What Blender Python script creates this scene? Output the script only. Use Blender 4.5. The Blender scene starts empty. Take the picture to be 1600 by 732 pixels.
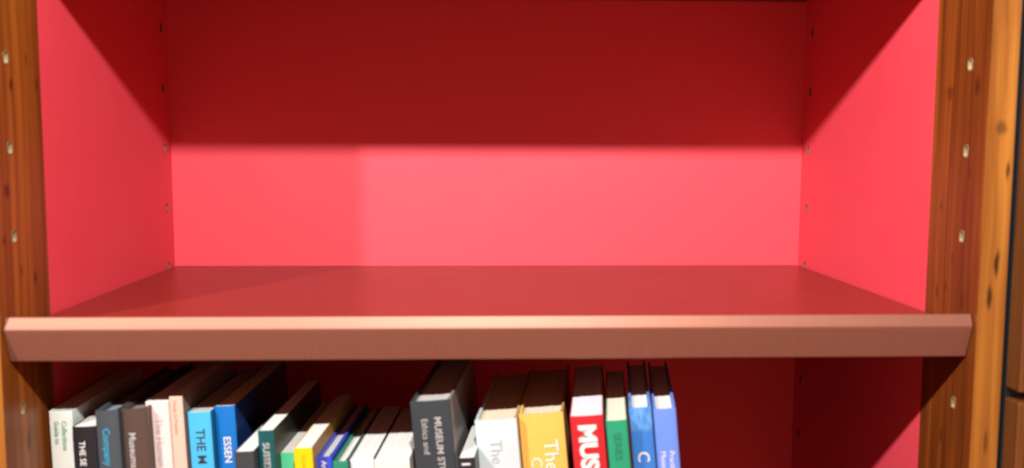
import bpy, bmesh, math, random
from mathutils import Vector, Matrix

random.seed(7)
scene = bpy.context.scene
COL = scene.collection

# ------------------------------------------------------------------ camera
cam_data = bpy.data.cameras.new("camera")
cam = bpy.data.objects.new("camera", cam_data)
COL.objects.link(cam)
cam_data.sensor_width = 36.0
cam_data.lens = 36.0 * 1414.6 / 1600.0
cam_data.clip_start = 0.01
cam_data.clip_end = 50.0
RX = Vector((0.99927211, -0.03798732, 0.00349545))
UP = Vector((7.76536879e-05, 9.36545447e-02, 9.95604751e-01))
FW = Vector((0.03814773, 0.99487979, -0.09358932))
m = Matrix((RX, UP, -FW)).transposed().to_4x4()
m.translation = Vector((-0.0158, -0.6851, 0.1397))
cam.matrix_world = m
cam_data.dof.use_dof = True
cam_data.dof.focus_distance = 0.98
cam_data.dof.aperture_fstop = 3.8
scene.camera = cam

# ------------------------------------------------------------------ room light
world = bpy.data.worlds.new("World")
scene.world = world
world.use_nodes = True
world.node_tree.nodes["Background"].inputs[0].default_value = (1.0, 0.32, 0.15, 1)
world.node_tree.nodes["Background"].inputs[1].default_value = 0.50

def lamp(name, loc, watts, radius, col):
    d = bpy.data.lights.new(name, 'POINT')
    d.energy = watts
    d.shadow_soft_size = radius
    d.color = col
    o = bpy.data.objects.new(name, d)
    o.location = loc
    COL.objects.link(o)
    return o
WARM = (1.0, 0.955, 0.90)
lamp("shelf_lamp", (0.0, -0.704, 0.656), 80.0, 0.018, WARM)
lamp("shelf_lamp", (-0.77, -0.704, 0.656), 57.0, 0.018, WARM)

scene.view_settings.view_transform = 'Standard'
scene.view_settings.look = 'None'
scene.view_settings.exposure = 0.0
scene.view_settings.gamma = 1.0
scene.view_settings.use_curve_mapping = False
scene.cycles.max_bounces = 10
scene.cycles.diffuse_bounces = 6
scene.cycles.glossy_bounces = 4
scene.cycles.use_denoising = True

# ------------------------------------------------------------------ materials
class NT:
    def __init__(self, name):
        self.m = bpy.data.materials.new(name)
        self.m.use_nodes = True
        self.t = self.m.node_tree
        self.b = self.t.nodes["Principled BSDF"]
    def n(self, typ, **kw):
        nd = self.t.nodes.new(typ)
        for k, v in kw.items():
            if k in nd.inputs.keys():
                nd.inputs[k].default_value = v
            else:
                setattr(nd, k, v)
        return nd
    def l(self, a, b):
        self.t.links.new(a, b)
    def coords(self, scale):
        tc = self.n('ShaderNodeTexCoord')
        mp = self.n('ShaderNodeMapping')
        mp.inputs['Scale'].default_value = scale
        self.l(tc.outputs['Object'], mp.inputs['Vector'])
        return mp.outputs['Vector']
    def mix(self, fac, a, b, mode='MIX'):
        nd = self.n('ShaderNodeMix', data_type='RGBA', blend_type=mode)
        for sock, v in ((nd.inputs[0], fac), (nd.inputs[6], a), (nd.inputs[7], b)):
            if isinstance(v, (int, float)):
                sock.default_value = v
            elif isinstance(v, tuple):
                sock.default_value = v if len(v) == 4 else (*v, 1)
            else:
                self.l(v, sock)
        return nd.outputs[2]
    def ramp(self, fac, stops):
        nd = self.n('ShaderNodeValToRGB')
        e = nd.color_ramp.elements
        while len(e) < len(stops):
            e.new(0.5)
        for el, (p, c) in zip(e, stops):
            el.position = p
            el.color = c if len(c) == 4 else (*c, 1)
        self.l(fac, nd.inputs['Fac'])
        return nd.outputs['Color']
    def bump(self, h, strength, dist=0.001):
        nd = self.n('ShaderNodeBump')
        nd.inputs['Strength'].default_value = strength
        nd.inputs['Distance'].default_value = dist
        self.l(h, nd.inputs['Height'])
        self.l(nd.outputs['Normal'], self.b.inputs['Normal'])

def red_laminate():
    k = NT("red_laminate")
    v = k.coords((9, 9, 9))
    nz = k.n('ShaderNodeTexNoise', Scale=1.0, Detail=3.0)
    k.l(v, nz.inputs['Vector'])
    c = k.mix(nz.outputs['Fac'], (0.68, 0.044, 0.072), (0.72, 0.049, 0.080))
    k.l(c, k.b.inputs['Base Color'])
    k.l(k.ramp(nz.outputs['Fac'], [(0.3, (0.62, 0.62, 0.62)), (0.7, (0.72, 0.72, 0.72))]), k.b.inputs['Roughness'])
    k.b.inputs['IOR'].default_value = 1.65
    fine = k.n('ShaderNodeTexNoise', Scale=500.0, Detail=2.0)
    k.l(k.coords((1, 1, 1)), fine.inputs['Vector'])
    k.bump(fine.outputs['Fac'], 0.04)
    return k.m

def wood(name, dark, light, knot, knots=(), axis='Y'):
    k = NT(name)
    # long wobble so the grain lines wander
    wob = k.n('ShaderNodeTexNoise', Scale=5.0, Detail=2.0)
    k.l(k.coords((1, 1, 1)), wob.inputs['Vector'])
    add = k.n('ShaderNodeVectorMath', operation='MULTIPLY_ADD')
    add.inputs[1].default_value = (0.012, 0.012, 0.0)
    tc = k.n('ShaderNodeTexCoord')
    k.l(wob.outputs['Color'], add.inputs[0])
    k.l(tc.outputs['Object'], add.inputs[2])
    def mapped(s):
        mp = k.n('ShaderNodeMapping')
        mp.inputs['Scale'].default_value = s
        k.l(add.outputs[0], mp.inputs['Vector'])
        return mp.outputs['Vector']
    grain = k.n('ShaderNodeTexNoise', Scale=1.0, Detail=4.0, Roughness=0.6)
    k.l(mapped((150, 150, 2.2)), grain.inputs['Vector'])
    broad = k.n('ShaderNodeTexNoise', Scale=1.0, Detail=2.0)
    k.l(mapped((45, 45, 1.6)), broad.inputs['Vector'])
    g = k.ramp(grain.outputs['Fac'], [(0.36, (0, 0, 0)), (0.62, (1, 1, 1))])
    base = k.mix(g, dark, light)
    b2 = k.ramp(broad.outputs['Fac'], [(0.32, (0.60, 0.52, 0.45)), (0.68, (1.15, 1.18, 1.15))])
    base = k.mix(0.85, base, b2, 'MULTIPLY')
    # knots: elongated dark ovals at given places along the board
    wob2 = k.n('ShaderNodeTexNoise', Scale=70.0, Detail=2.0)
    k.l(tc.outputs['Object'], wob2.inputs['Vector'])
    jit = k.n('ShaderNodeVectorMath', operation='MULTIPLY_ADD')
    jit.inputs[1].default_value = (0.0035, 0.0035, 0.007)
    k.l(wob2.outputs['Color'], jit.inputs[0])
    k.l(tc.outputs['Object'], jit.inputs[2])
    col = base
    for u, z, ru, rz, depth in knots:
        sub = k.n('ShaderNodeVectorMath', operation='SUBTRACT')
        off = Vector((0.00175, 0.00175, 0.0035))
        sub.inputs[1].default_value = Vector((u, u, z - ZB)) + off
        k.l(jit.outputs[0], sub.inputs[0])
        sc = k.n('ShaderNodeVectorMath', operation='MULTIPLY')
        sc.inputs[1].default_value = (1 / ru, 0, 1 / rz) if axis == 'X' else (0, 1 / ru, 1 / rz)
        k.l(sub.outputs[0], sc.inputs[0])
        ln = k.n('ShaderNodeVectorMath', operation='LENGTH')
        k.l(sc.outputs[0], ln.inputs[0])
        mr = k.n('ShaderNodeMapRange', interpolation_type='SMOOTHSTEP')
        mr.inputs['From Min'].default_value = 0.35
        mr.inputs['From Max'].default_value = 1.25
        mr.inputs['To Min'].default_value = depth
        mr.inputs['To Max'].default_value = 0.0
        k.l(ln.outputs['Value'], mr.inputs['Value'])
        col = k.mix(mr.outputs[0], col, knot)
    k.l(col, k.b.inputs['Base Color'])
    k.b.inputs['Roughness'].default_value = 0.42
    k.bump(grain.outputs['Fac'], 0.12, 0.0006)
    return k.m

def brushed(name, colour, rough, metallic):
    k = NT(name)
    nz = k.n('ShaderNodeTexNoise', Scale=1.0, Detail=3.0)
    k.l(k.coords((900, 12, 12)), nz.inputs['Vector'])
    c = k.mix(nz.outputs['Fac'], tuple(x * 0.86 for x in colour), tuple(min(1, x * 1.12) for x in colour))
    k.l(c, k.b.inputs['Base Color'])
    k.b.inputs['Metallic'].default_value = metallic
    k.b.inputs['Roughness'].default_value = rough
    k.bump(nz.outputs['Fac'], 0.06, 0.0004)
    return k.m

def satin_board():
    """brick red laminate: satin sheen, faint smudges and hairline scratches from sliding books"""
    k = NT("brick_red_laminate")
    sm = k.n('ShaderNodeTexNoise', Scale=14.0, Detail=5.0)
    k.l(k.coords((1, 1, 1)), sm.inputs['Vector'])
    sc = k.n('ShaderNodeTexNoise', Scale=1.0, Detail=2.0, Roughness=0.7)
    k.l(k.coords((420, 9, 1)), sc.inputs['Vector'])
    line = k.ramp(sc.outputs['Fac'], [(0.66, (0, 0, 0)), (0.74, (0.35, 0.35, 0.35))])
    base = k.mix(sm.outputs['Fac'], (0.185, 0.018, 0.010), (0.205, 0.021, 0.012))
    k.l(k.mix(line, base, (0.27, 0.04, 0.03)), k.b.inputs['Base Color'])
    ro = k.ramp(sm.outputs['Fac'], [(0.3, (0.32, 0.32, 0.32)), (0.7, (0.36, 0.36, 0.36))])
    k.l(ro, k.b.inputs['Roughness'])
    k.b.inputs['IOR'].default_value = 1.68
    return k.m

def plain(name, colour, rough=0.45, var=0.08, metallic=0.0, scale=60.0):
    k = NT(name)
    nz = k.n('ShaderNodeTexNoise', Scale=scale, Detail=4.0)
    k.l(k.coords((1, 1, 0.4)), nz.inputs['Vector'])
    c = k.mix(nz.outputs['Fac'], tuple(x * (1 - var) for x in colour), tuple(min(1, x * (1 + var)) for x in colour))
    k.l(c, k.b.inputs['Base Color'])
    k.b.inputs['Roughness'].default_value = rough
    k.b.inputs['Metallic'].default_value = metallic
    return k.m

def worn(name, colour, pale, z0, z1):
    """cover whose spine is rubbed pale in one patch between two heights"""
    k = NT(name)
    tc = k.n('ShaderNodeTexCoord')
    sep = k.n('ShaderNodeSeparateXYZ')
    k.l(tc.outputs['Object'], sep.inputs[0])
    nz = k.n('ShaderNodeTexNoise', Scale=1.0, Detail=5.0)
    k.l(k.coords((500, 60, 120)), nz.inputs['Vector'])
    mr = k.n('ShaderNodeMapRange', interpolation_type='SMOOTHSTEP')
    mr.inputs['From Min'].default_value = z0 - 0.003
    mr.inputs['From Max'].default_value = z0 + 0.003
    k.l(sep.outputs['Z'], mr.inputs['Value'])
    st = k.ramp(nz.outputs['Fac'], [(0.35, (0.1, 0.1, 0.1)), (0.65, (1, 1, 1))])
    mu = k.n('ShaderNodeMath', operation='MULTIPLY')
    k.l(mr.outputs[0], mu.inputs[0]); k.l(st, mu.inputs[1])
    k.l(k.mix(mu.outputs[0], colour, pale), k.b.inputs['Base Color'])
    k.b.inputs['Roughness'].default_value = 0.4
    return k.m

def paper(name, colour):
    k = NT(name)
    nz = k.n('ShaderNodeTexNoise', Scale=1.0, Detail=3.0, Roughness=0.7)
    k.l(k.coords((1600, 4, 4)), nz.inputs['Vector'])
    c = k.mix(k.ramp(nz.outputs['Fac'], [(0.3, (0, 0, 0)), (0.6, (1, 1, 1))]), tuple(x * 0.72 for x in colour), colour)
    k.l(c, k.b.inputs['Base Color'])
    k.b.inputs['Roughness'].default_value = 0.8
    k.bump(nz.outputs['Fac'], 0.25, 0.0004)
    return k.m

M_RED = red_laminate()
ZB, ZT = -0.80, 0.80           # how far the standards run below and above the shelf
M_WOOD = wood("stained_pine", (0.150, 0.036, 0.0045), (0.29, 0.088, 0.0100), (0.030, 0.006, 0.0015),
              [(0.0209, 0.1062, 0.005, 0.006, 0.8), (0.0137, 0.0696, 0.003, 0.004, 0.7), (0.0365, 0.0440, 0.0018, 0.005, 0.8),
               (0.0584, 0.0343, 0.0025, 0.006, 0.9), (0.0343, 0.1880, 0.0026, 0.006, 0.85), (0.0592, 0.2088, 0.002, 0.006, 0.6),
               (0.0752, 0.1893, 0.002, 0.006, 0.8), (0.0357, -0.0949, 0.003, 0.008, 0.8), (0.0455, -0.13, 0.002, 0.007, 0.8)])
M_WOOD_SHADED = wood("shaded_red_pine", (0.095, 0.020, 0.0025), (0.225, 0.056, 0.0065), (0.022, 0.005, 0.0015),  # right upright: shade and red bounce put into the pine colour
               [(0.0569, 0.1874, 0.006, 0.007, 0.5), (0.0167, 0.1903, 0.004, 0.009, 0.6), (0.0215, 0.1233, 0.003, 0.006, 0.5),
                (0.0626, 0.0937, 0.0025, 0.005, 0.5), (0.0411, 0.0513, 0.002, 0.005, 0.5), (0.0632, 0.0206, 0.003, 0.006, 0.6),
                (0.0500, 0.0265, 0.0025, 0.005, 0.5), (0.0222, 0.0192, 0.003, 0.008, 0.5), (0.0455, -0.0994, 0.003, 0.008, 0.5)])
M_WOOD_LIT = wood("lit_golden_pine_edge", (0.20, 0.064, 0.0080), (0.36, 0.140, 0.022), (0.035, 0.010, 0.002),  # front faces: yellower edge pine, painted lighter for the light they catch
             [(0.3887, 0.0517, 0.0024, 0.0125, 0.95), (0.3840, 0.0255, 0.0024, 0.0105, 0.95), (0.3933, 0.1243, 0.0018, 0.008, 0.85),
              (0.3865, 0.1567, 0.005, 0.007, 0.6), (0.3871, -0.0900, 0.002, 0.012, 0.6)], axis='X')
M_WOOD_DARK = wood("dark_stained_pine", (0.085, 0.028, 0.006), (0.16, 0.056, 0.014), (0.03, 0.01, 0.003))
M_BOARD = satin_board()
M_COPPER = brushed("brushed_copper_metal", (0.275, 0.116, 0.080), 0.52, 0.55)
M_BRASS = plain("pale_brass", (0.21, 0.155, 0.075), 0.55, 0.08, 0.25)
M_HOLE = plain("hole_bottom", (0.20, 0.145, 0.075), 0.7, 0.1)
M_RAW = plain("raw_brown_fibre", (0.16, 0.075, 0.028), 0.7, 0.2)
M_HOLE_SHADE = plain("shaded_hole_bottom", (0.04, 0.02, 0.010), 0.8, 0.1)  # shade at the bottom of the rear holes, put into the colour
M_STRIP = plain("dark_blue_filler", (0.006, 0.009, 0.013), 0.5, 0.1)

# ------------------------------------------------------------------ mesh helpers
def link(name, bm, mat, parent=None, smooth=False, recalc=True):
    if recalc:
        bmesh.ops.recalc_face_normals(bm, faces=bm.faces[:])
    me = bpy.data.meshes.new(name)
    bm.to_mesh(me)
    bm.free()
    for mm in (mat if isinstance(mat, (list, tuple)) else [mat]):
        me.materials.append(mm)
    if smooth:
        for p in me.polygons:
            p.use_smooth = True
    o = bpy.data.objects.new(name, me)
    COL.objects.link(o)
    if parent:
        o.parent = parent
    return o

def bevel(o, w, seg=2):
    b = o.modifiers.new("bevel", 'BEVEL')
    b.width = w
    b.segments = seg
    b.limit_method = 'ANGLE'
    b.angle_limit = math.radians(35)
    return o

def box(bm, x0, x1, y0, y1, z0, z1):
    vs = [bm.verts.new((x, y, z)) for x in (x0, x1) for y in (y0, y1) for z in (z0, z1)]
    for f in ((0, 1, 3, 2), (4, 6, 7, 5), (0, 4, 5, 1), (2, 3, 7, 6), (0, 2, 6, 4), (1, 5, 7, 3)):
        bm.faces.new([vs[i] for i in f])

def prism_x(bm, prof, x0, x1):
    a = [bm.verts.new((x0, y, z)) for y, z in prof]
    b = [bm.verts.new((x1, y, z)) for y, z in prof]
    n = len(prof)
    for i in range(n):
        bm.faces.new((a[i], a[(i + 1) % n], b[(i + 1) % n], b[i]))
    bm.faces.new(a)
    bm.faces.new(b[::-1])

def prism_z(bm, prof, z0, z1):
    a = [bm.verts.new((x, y, z0)) for x, y in prof]
    b = [bm.verts.new((x, y, z1)) for x, y in prof]
    n = len(prof)
    for i in range(n):
        bm.faces.new((a[i], a[(i + 1) % n], b[(i + 1) % n], b[i]))
    bm.faces.new(a)
    bm.faces.new(b[::-1])

def empty(name, loc, label, cat, group=None):
    o = bpy.data.objects.new(name, None)
    o.empty_display_size = 0.05
    o.location = loc
    COL.objects.link(o)
    o['label'] = label
    o['category'] = cat
    if group:
        o['group'] = group
    return o

# ------------------------------------------------------------------ bookcase
W = 0.375                      # half the clear width
PITCH = 0.0685
HOLES = [0.0705 + PITCH * k for k in range(-11, 10)]
case = empty("bookcase", (0, 0, ZB),
             "wooden bookcase with red lined compartments and reddish brown pine uprights", "bookcase")
BASE = Vector((0, 0, ZB))

def slot(c, s, r):
    """point on an upright rounded slot"""
    return (math.copysign(abs(c) ** 0.55, c) * r * 0.74, math.copysign(abs(s) ** 0.55, s) * r * 1.18)

def drilled(side, y0, y1, yh, holes, r=0.0037, thick=0.022, front=0):
    """a vertical board whose inner face carries a column of round drilled holes"""
    bm = bmesh.new()
    S = 0.0065
    xi, xo = side * W, side * (W + thick)
    def V(x, y, z):
        return bm.verts.new((x, y, z - ZB))
    zs = sorted(holes)
    z = ZB
    def quad(ya, yb, za, zb):
        if zb - za > 1e-6 and yb - ya > 1e-6:
            bm.faces.new([V(xi, ya, za), V(xi, yb, za), V(xi, yb, zb), V(xi, ya, zb)])
    for h in zs:
        quad(y0, yh - S, z, h - S); quad(yh - S, yh + S, z, h - S); quad(yh + S, y1, z, h - S)
        quad(y0, yh - S, h - S, h + S); quad(yh + S, y1, h - S, h + S)
        n = 16
        sq, ci, dp = [], [], []
        for i in range(n):
            a = 2 * math.pi * (i + 0.5) / n
            c, s = math.cos(a), math.sin(a)
            k = S / max(abs(c), abs(s))
            sq.append((c * k, s * k)); ci.append(slot(c, s, r))
        # corners of the square cell
        crn = [(S, S), (-S, S), (-S, -S), (S, -S)]
        vs = [V(xi, yh + a, h + b) for a, b in sq]
        vc = [V(xi, yh + a, h + b) for a, b in ci]
        vd = [V(xi + side * 0.010, yh + a, h + b) for a, b in ci]
        vk = [V(xi, yh + a, h + b) for a, b in crn]
        for i in range(n):
            j = (i + 1) % n
            bm.faces.new([vs[i], vs[j], vc[j], vc[i]])
            bm.faces.new([vc[i], vc[j], vd[j], vd[i]])
            if j % 4 == 2:
                bm.faces.new([vs[i], vk[(j // 4)], vs[j]])
        bm.faces.new(vd)
        z = h + S
    quad(y0, yh - S, z, ZT); quad(yh - S, yh + S, z, ZT); quad(yh + S, y1, z, ZT)
    # outer, front, back, ends
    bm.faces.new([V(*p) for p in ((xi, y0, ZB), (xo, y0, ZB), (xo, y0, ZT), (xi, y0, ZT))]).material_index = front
    for q in (((xo, y0, ZB), (xo, y1, ZB), (xo, y1, ZT), (xo, y0, ZT)),
              ((xi, y1, ZB), (xo, y1, ZB), (xo, y1, ZT), (xi, y1, ZT)),
              ((xi, y0, ZT), (xo, y0, ZT), (xo, y1, ZT), (xi, y1, ZT)),
              ((xi, y0, ZB), (xo, y0, ZB), (xo, y1, ZB), (xi, y1, ZB))):
        bm.faces.new([V(*p) for p in q])
    bmesh.ops.remove_doubles(bm, verts=bm.verts[:], dist=1e-5)
    return bm

def sleeve_mesh(rim, bottom):
    """pressed metal sleeve: flange on the board, tube going into it along +x"""
    bm = bmesh.new()
    n = 20
    prof = [(0.0001, 0.0045), (-0.0003, 0.0043), (-0.0004, 0.0039), (0.0000, 0.0035), (0.0050, 0.0034), (0.0050, 0.0)]
    rings = []
    for x, r in prof[:-1]:
        rings.append([bm.verts.new((x, *slot(math.cos(2 * math.pi * i / n), math.sin(2 * math.pi * i / n), r))) for i in range(n)])
    for a, b in zip(rings, rings[1:]):
        for i in range(n):
            bm.faces.new((a[i], a[(i + 1) % n], b[(i + 1) % n], b[i]))
    f = bm.faces.new(rings[-1])
    f.material_index = 1
    bmesh.ops.recalc_face_normals(bm, faces=bm.faces[:])
    me = bpy.data.meshes.new("sleeve")
    bm.to_mesh(me); bm.free()
    me.materials.append(rim); me.materials.append(bottom)
    for p in me.polygons:
        p.use_smooth = True
    return me
SLEEVE = sleeve_mesh(M_BRASS, M_HOLE)
SLEEVE_BROWN = sleeve_mesh(M_RAW, M_HOLE_SHADE)

YR, YD = 0.082, 0.397
for side in (-1, 1):
    up = link("upright", drilled(side, 0.0, YR, 0.0283, HOLES, front=1), [M_WOOD if side < 0 else M_WOOD_SHADED, M_WOOD_LIT], case)
    sp = link("side_panel", drilled(side, YR, YD + 0.012, 0.3748, HOLES), M_RED, case)
    for par, yh, sm in ((up, 0.0283, SLEEVE), (sp, 0.3748, SLEEVE_BROWN)):
        for h in HOLES:
            if not (-0.43 < h < 0.36):
                continue
            s = bpy.data.objects.new("sleeve", sm)
            COL.objects.link(s)
            s.parent = par
            s.location = (side * W, yh, h - ZB)
            s.rotation_euler = (random.uniform(-0.05, 0.05), 0, 0 if side > 0 else math.pi)
bm = bmesh.new(); box(bm, -W, W, YD, YD + 0.012, 0, ZT - ZB)
link("back_panel", bm, M_RED, case)
bm = bmesh.new(); box(bm, W + 0.0222, W + 0.0253, 0.004, 0.40, 0, ZT - ZB)
link("filler_strip", bm, M_STRIP, case)

# ------------------------------------------------------------------ shelves
def make_shelf(z, label, lip=1.0):
    t = empty("shelf", (0, 0, z), label, "shelf", "adjustable red shelves with copper front edges")
    bm = bmesh.new(); prism_x(bm, [(0.0150, 0.0), (0.3955, 0.0), (0.3955, -0.0285), (0.3930, -0.0285), (0.3930, -0.0215), (0.0150, -0.0215)], -0.3735, 0.3735)
    bevel(link("board", bm, M_BOARD, t), 0.0008, 1)
    # folded metal front: raised lip, sloped bright band, face raking back underneath
    prof = [(0.0145, -0.0002), (0.0118, 0.0060), (0.0100, 0.0102), (0.0086, 0.0110), (0.0072, 0.0105), (0.0042, 0.0036),
            (0.0036, 0.0020), (0.0039, 0.0004), (0.0118, -0.0238), (0.0128, -0.0245), (0.0145, -0.0245)]
    prof = [(y, h * lip if h > 0 else h) for y, h in prof]
    bm = bmesh.new(); prism_x(bm, prof, -0.3740, 0.3740)
    bevel(link("front_edge", bm, M_COPPER, t), 0.0005, 2)
    return t
SHELF_Z = 5 * PITCH
make_shelf(0.0, "empty red shelf with a copper metal front edge above the row of books")
make_shelf(SHELF_Z, "uppermost shelf, its underside just showing along the top of the red back")
LOWER_Z = -6 * PITCH
make_shelf(LOWER_Z, "lowest shelf, holding up the row of books", 0.02)

# ------------------------------------------------------------------ neighbouring cabinet
nb = empty("cabinet", (0.4006, 0, ZB), "brown wooden cabinet at the far right with a dark gap between two doors", "cabinet")
def nb_box(name, x0, x1, y0, y1, z0, z1, mat, bev=0.0):
    bm = bmesh.new(); box(bm, x0, x1, y0, y1, z0 - ZB, z1 - ZB)
    o = link(name, bm, mat, nb)
    if bev:
        bevel(o, bev, 3)
    return o
nb_box("carcass", 0.0, 0.50, 0.0005, 0.40, ZB, ZT, M_STRIP)
nb_box("door", 0.0, 0.48, -0.0185, 0.0, -0.0460, ZT, M_WOOD_DARK, 0.0015)
nb_box("door", 0.0, 0.48, -0.0185, 0.0, ZB, -0.0540, M_WOOD_DARK, 0.0015)

# ------------------------------------------------------------------ books
p_film, p_brown = paper("film_grey_pages", (0.17, 0.20, 0.23)), paper("brownish_pages", (0.16, 0.14, 0.13))
SHELF_TOP = LOWER_Z + 0.0004
def text_mesh(body, size, bold):
    cu = bpy.data.curves.new("title", 'FONT')
    cu.body = body
    cu.size = size
    cu.offset = size * bold
    cu.extrude = 0.00012
    cu.resolution_u = 3
    o = bpy.data.objects.new("title_source", cu)
    COL.objects.link(o)
    bpy.context.view_layer.update()
    dg = bpy.context.evaluated_depsgraph_get()
    me = bpy.data.meshes.new_from_object(o.evaluated_get(dg))
    bpy.data.objects.remove(o)
    bpy.data.curves.remove(cu)
    me.name = "title"
    return me

def book(name, label, xl, ztop, yf, w, yaw, lean, dep, cover, pages, hard=True, texts=(), side=None,
         bulge=0.002, band=None, mats=None):
    """xl, yf: top left corner of the spine; the book leans to the left on its bottom left corner"""
    la, ya = math.radians(lean), math.radians(yaw)
    h = (ztop - SHELF_TOP) / math.cos(la)
    R = Matrix.Rotation(-ya, 4, 'Z') @ Matrix.Rotation(-la, 4, 'Y')
    top = R @ Vector((0, 0, h))
    t = empty(name, (0, 0, 0), label, "book", "books in a row on the lowest shelf")
    t.matrix_world = Matrix.Translation(Vector((xl, yf, SHELF_TOP)) - Vector((top.x, top.y, 0))) @ R
    th = 0.0022 if hard else 0.0006
    # U shaped cover: back board, rounded spine, front board
    def outer(o):
        pts = [(o, dep)]
        if hard:
            pts += [(o, 0.0105), (o + 0.0007, 0.0085), (o + 0.0007, 0.0065), (o, 0.0045)]
        pts += [(o, bulge + 0.0006 + o * 0.9)]
        nseg = 8
        for i in range(nseg + 1):
            u = i / nseg
            x = o + (w - 2 * o) * u
            if i == 0: x += 0.0004
            if i == nseg: x -= 0.0004
            pts.append((x, o + bulge * (2 * u - 1) ** 2))
        pts += [(w - o, bulge + 0.0006 + o * 0.9)]
        if hard:
            pts += [(w - o, 0.0045), (w - o - 0.0007, 0.0065), (w - o - 0.0007, 0.0085), (w - o, 0.0105)]
        pts += [(w - o, dep)]
        return pts
    a, b = outer(0.0), outer(th)
    bm = bmesh.new()
    lo = [[bm.verts.new((x, y, z)) for x, y in pts] for z in (0, h) for pts in (a, b)]
    ao, bo, ah, bh = lo
    n = len(a)
    for i in range(n - 1):
        bm.faces.new((ao[i], ao[i + 1], ah[i + 1], ah[i]))
        bm.faces.new((bo[i], bh[i], bh[i + 1], bo[i + 1]))
        bm.faces.new((ah[i], ah[i + 1], bh[i + 1], bh[i]))
        bm.faces.new((ao[i], bo[i], bo[i + 1], ao[i + 1]))
    for i in (0, n - 1):
        bm.faces.new((ao[i], ah[i], bh[i], bo[i]))
    mlist = [cover]
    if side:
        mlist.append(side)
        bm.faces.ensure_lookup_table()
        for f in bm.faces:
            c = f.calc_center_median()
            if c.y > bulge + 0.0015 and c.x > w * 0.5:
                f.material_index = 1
    o = link("cover", bm, mlist, t)
    bevel(o, 0.0003, 1)
    # pages
    ins = 0.0032 if hard else 0.0003
    bm = bmesh.new()
    nx = max(4, int(w / 0.0022))
    x0, x1 = th + 0.0002, w - th - 0.0002
    y0, y1 = th + bulge + 0.0012, dep - (0.003 if hard else 0.0004)
    rows = []
    for i in range(nx + 1):
        x = x0 + (x1 - x0) * i / nx
        u = 2 * i / nx - 1
        zt = h - ins - random.uniform(0, 0.0005)
        yy = y0 - (bulge * (1 - u * u) if hard else 0)
        rows.append([bm.verts.new(p) for p in ((x, yy, 0.002), (x, yy, zt), (x, y1, zt), (x, y1, 0.002))])
    for p, q in zip(rows, rows[1:]):
        for i in range(4):
            bm.faces.new((p[i], p[(i + 1) % 4], q[(i + 1) % 4], q[i]))
    bm.faces.new(rows[0]); bm.faces.new(rows[-1][::-1])
    link("page_block", bm, pages, t)
    for (body, frac, size, down, tm, bold) in texts:
        me = text_mesh(body, size, bold)
        me.materials.append(tm)
        tt = bpy.data.objects.new("title", me)
        COL.objects.link(tt)
        tt.parent = t
        u = 2 * frac - 1
        Rt = Matrix(((0, 1, 0), (0, 0, -1), (-1, 0, 0))).to_4x4()
        # letters read downwards, their tops to the right
        tt.matrix_local = Matrix.Translation((w * frac - size * 0.35, bulge * (abs(u) * 0.6) ** 2 - 0.0001, h - down)) @ Rt
    return t

INK = lambda n, c: plain(n, c, 0.5, 0.03)
white, black, grey_ink = INK("white_ink", (0.64, 0.64, 0.63)), INK("black_ink", (0.03, 0.04, 0.05)), INK("grey_ink", (0.34, 0.34, 0.35))
cyan_ink, green_ink, brown_ink = INK("cyan_ink", (0.02, 0.25, 0.42)), INK("green_ink", (0.22, 0.40, 0.28)), INK("brown_ink", (0.42, 0.24, 0.20))
dkgreen_ink, silver_ink, tan_ink = INK("dark_green_ink", (0.01, 0.10, 0.07)), INK("silver_ink", (0.34, 0.36, 0.36)), INK("ochre_ink", (0.40, 0.25, 0.01))
C = lambda n, c, r=0.38, v=0.07: plain(n + "_cover", tuple(x * 0.84 for x in c), r, v)
p_white, p_cream, p_grey = paper("white_pages", (0.66, 0.67, 0.66)), paper("cream_pages", (0.66, 0.57, 0.43)), paper("grey_pages", (0.42, 0.42, 0.41))

book("hardback_book", "pale white book with green lettering at the left end of the row against the upright", -0.3705, -0.078, 0.060, 0.019, 1.0, 1.2, 0.150,
     C("pale", (0.83, 0.94, 0.90)), p_white, False, [("Guide to", 0.33, 0.0055, 0.008, green_ink, 0.03), ("Collections", 0.66, 0.0055, 0.008, green_ink, 0.03)], bulge=0.0012)
book("paperback_book", "short black book with a navy edge and white capitals, second from the left upright", -0.3465, -0.087, 0.047, 0.0195, 1.5, 1.6, 0.150,
     C("black", (0.014, 0.016, 0.022)), p_white, False, [("THE SE", 0.42, 0.0068, 0.012, white, 0.005)], side=C("navy", (0.01, 0.06, 0.14)), bulge=0.0015)
book("hardback_book", "slate grey book with cyan lettering between the black and the brown books", -0.323, -0.071, 0.036, 0.0185, 2.0, 1.9, 0.155,
     C("slate", (0.055, 0.075, 0.090)), p_film, True, [("Company", 0.48, 0.0080, 0.014, cyan_ink, 0.02)])
book("hardback_book", "dark brown book with cream lettering left of the pale pink book", -0.304, -0.071, 0.040, 0.0205, 2.4, 2.2, 0.160,
     C("brown", (0.085, 0.055, 0.045)), p_brown, True, [("Museums", 0.42, 0.0078, 0.019, silver_ink, 0.02)])
book("paperback_book", "pale pink book with grey serif lettering", -0.2885, -0.068, 0.052, 0.019, 2.6, 2.4, 0.140,
     C("pink", (0.80, 0.66, 0.64)), p_white, False, [("The Human", 0.55, 0.0085, 0.014, grey_ink, 0.0)], bulge=0.0008)
book("paperback_book", "thin peach book squeezed beside the pale pink one", -0.2695, -0.064, 0.053, 0.011, 2.8, 2.5, 0.140,
     C("peach", (0.75, 0.50, 0.40)), p_white, False, [("Design in Practice", 0.45, 0.0040, 0.003, brown_ink, 0.02)], side=C("warm_grey", (0.24, 0.20, 0.18)), bulge=0.0006)
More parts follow.
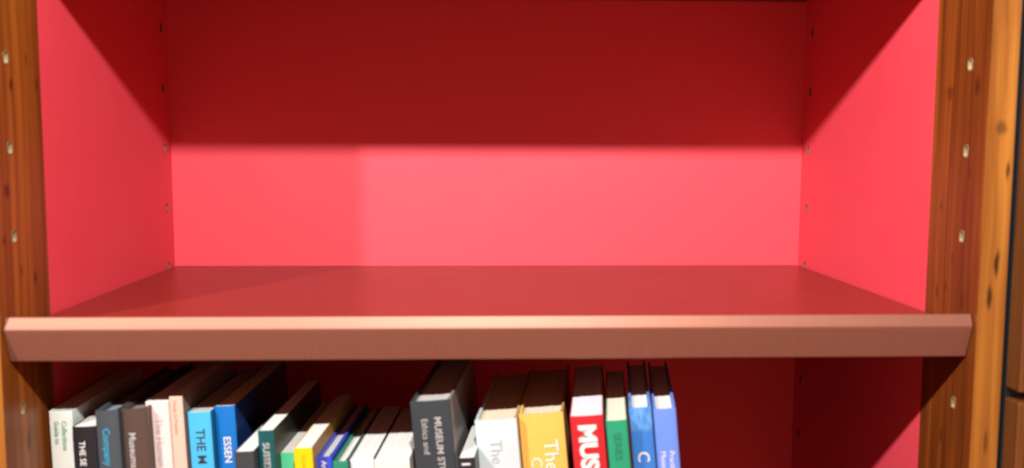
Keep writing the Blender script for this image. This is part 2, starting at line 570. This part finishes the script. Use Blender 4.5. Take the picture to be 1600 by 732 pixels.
book("paperback_book", "light sky blue book with black capitals", -0.2555, -0.078, 0.055, 0.019, 3.0, 2.6, 0.150,
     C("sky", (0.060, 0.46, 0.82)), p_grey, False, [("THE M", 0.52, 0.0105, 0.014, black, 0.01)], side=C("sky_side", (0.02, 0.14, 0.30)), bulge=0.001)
book("paperback_book", "bright blue book with white capitals and a navy back, right of the sky blue one", -0.2355, -0.075, 0.062, 0.017, 3.4, 2.6, 0.160,
     C("blue", (0.003, 0.16, 0.55)), p_cream, False, [("ESSEN", 0.55, 0.0085, 0.026, white, 0.01)], side=C("navy_back", (0.008, 0.035, 0.15)), bulge=0.001)
book("hardback_book", "short dark slate book without lettering left of the teal book", -0.209, -0.1005, 0.022, 0.0155, 3.6, 2.6, 0.150,
     C("dark_slate", (0.040, 0.050, 0.060)), p_white, False, bulge=0.0005)
book("paperback_book", "dark teal book with pale capitals standing above its short neighbours", -0.193, -0.087, 0.033, 0.013, 3.6, 2.7, 0.160,
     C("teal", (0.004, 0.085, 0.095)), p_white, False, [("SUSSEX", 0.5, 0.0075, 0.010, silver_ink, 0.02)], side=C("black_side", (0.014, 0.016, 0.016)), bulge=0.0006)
book("paperback_book", "mint green book between the teal and the bright yellow ones", -0.1795, -0.1105, 0.048, 0.012, 3.7, 2.8, 0.150,
     C("mint", (0.10, 0.66, 0.36)), p_white, False, bulge=0.0006)
book("paperback_book", "bright yellow book with thin dark lettering left of the indigo book", -0.1635, -0.100, 0.028, 0.015, 3.8, 2.9, 0.160,
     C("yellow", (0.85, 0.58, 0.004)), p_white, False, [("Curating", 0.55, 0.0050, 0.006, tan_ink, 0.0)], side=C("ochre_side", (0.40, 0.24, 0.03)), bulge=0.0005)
book("paperback_book", "thin indigo blue book beside the bright yellow one", -0.1475, -0.112, 0.040, 0.0125, 3.8, 3.0, 0.160,
     C("indigo", (0.035, 0.075, 0.58)), p_white, True, [("Art", 0.5, 0.0060, 0.003, white, 0.02)], bulge=0.0006)
book("paperback_book", "thin dark green book between the indigo and the white ones", -0.134, -0.115, 0.037, 0.0125, 3.9, 3.1, 0.160,
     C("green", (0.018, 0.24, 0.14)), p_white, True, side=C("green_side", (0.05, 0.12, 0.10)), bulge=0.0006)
book("paperback_book", "white book with navy and red cover edges right of the thin green one", -0.1205, -0.1145, 0.041, 0.0195, 4.0, 3.3, 0.155,
     C("white", (0.74, 0.78, 0.80)), p_white, False, side=C("navy_red", (0.05, 0.05, 0.16)), bulge=0.0008)
book("paperback_book", "thick cream white book to the left of the large slate book", -0.1, -0.113, 0.034, 0.029, 4.2, 3.6, 0.150,
     C("cream", (0.80, 0.78, 0.68)), p_white, False, bulge=0.0008)
book("hardback_book", "large dark slate book, tallest in the middle, with two columns of silver lettering", -0.07, -0.062, 0.024, 0.0325, 6.2, 5.0, 0.170,
     C("big_slate", (0.032, 0.046, 0.054)), p_grey, True, [("MUSEUM STU", 0.66, 0.0078, 0.013, silver_ink, 0.015), ("Ethics and", 0.33, 0.0072, 0.014, silver_ink, 0.0)],
     side=C("grey_back", (0.22, 0.21, 0.20)), bulge=0.0012)
book("paperback_book", "short black book with a white letter wedged right of the large slate one", -0.0310, -0.104, 0.012, 0.0130, 6.6, 5.0, 0.150,
     C("ink_black", (0.018, 0.020, 0.030)), p_white, False, [("I", 0.45, 0.0090, 0.004, white, 0.03)], bulge=0.0005)
book("hardback_book", "wide pale blue white book with grey lettering and cream pages", -0.0185, -0.081, 0.034, 0.0345, 7.4, 5.0, 0.165,
     C("ice", (0.57, 0.68, 0.73)), p_cream, True, [("The Li", 0.48, 0.0130, 0.016, grey_ink, 0.0)], side=C("tan_side", (0.50, 0.34, 0.20)), bulge=0.002)
book("hardback_book", "widest book, golden yellow with white lettering, left of the red book", 0.0175, -0.078, 0.040, 0.037, 7.6, 5.3, 0.165,
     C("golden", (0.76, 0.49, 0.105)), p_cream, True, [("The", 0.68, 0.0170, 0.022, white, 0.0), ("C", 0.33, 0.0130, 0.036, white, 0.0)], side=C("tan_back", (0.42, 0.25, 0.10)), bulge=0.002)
book("paperback_book", "red book with large bold white capitals", 0.056, -0.068, 0.002, 0.026, 7.8, 5.5, 0.165,
     C("red", (0.50, 0.018, 0.028)), paper("lavender_pages", (0.62, 0.63, 0.72)), False, [("MUSEUM", 0.50, 0.0185, 0.007, white, 0.045)], bulge=0.001)
book("paperback_book", "green book with dark lettering between the red and the blue ones", 0.0835, -0.070, -0.003, 0.0165, 8.2, 5.5, 0.160,
     C("sea_green", (0.016, 0.30, 0.16)), paper("ivory_pages", (0.66, 0.64, 0.52)), False, [("SERIES", 0.50, 0.0080, 0.010, dkgreen_ink, 0.0)], bulge=0.0008)
book("hardback_book", "mid blue book with a rubbed pale patch at the head of its spine", 0.1035, -0.064, 0.009, 0.0175, 8.8, 5.6, 0.160,
     worn("rubbed_blue_cover", (0.030, 0.16, 0.50), (0.12, 0.32, 0.66), 0.3305, 0.3535), p_white, True, [("C", 0.50, 0.0130, 0.035, white, 0.0)], bulge=0.0012)
book("hardback_book", "periwinkle blue book at the right end of the row", 0.1225, -0.065, 0.009, 0.0180, 9.3, 5.4, 0.160,
     C("periwinkle", (0.13, 0.26, 0.78)), p_white, True, [("Museum", 0.32, 0.0060, 0.034, white, 0.0), ("Practice", 0.70, 0.0060, 0.034, white, 0.0)], bulge=0.0012)
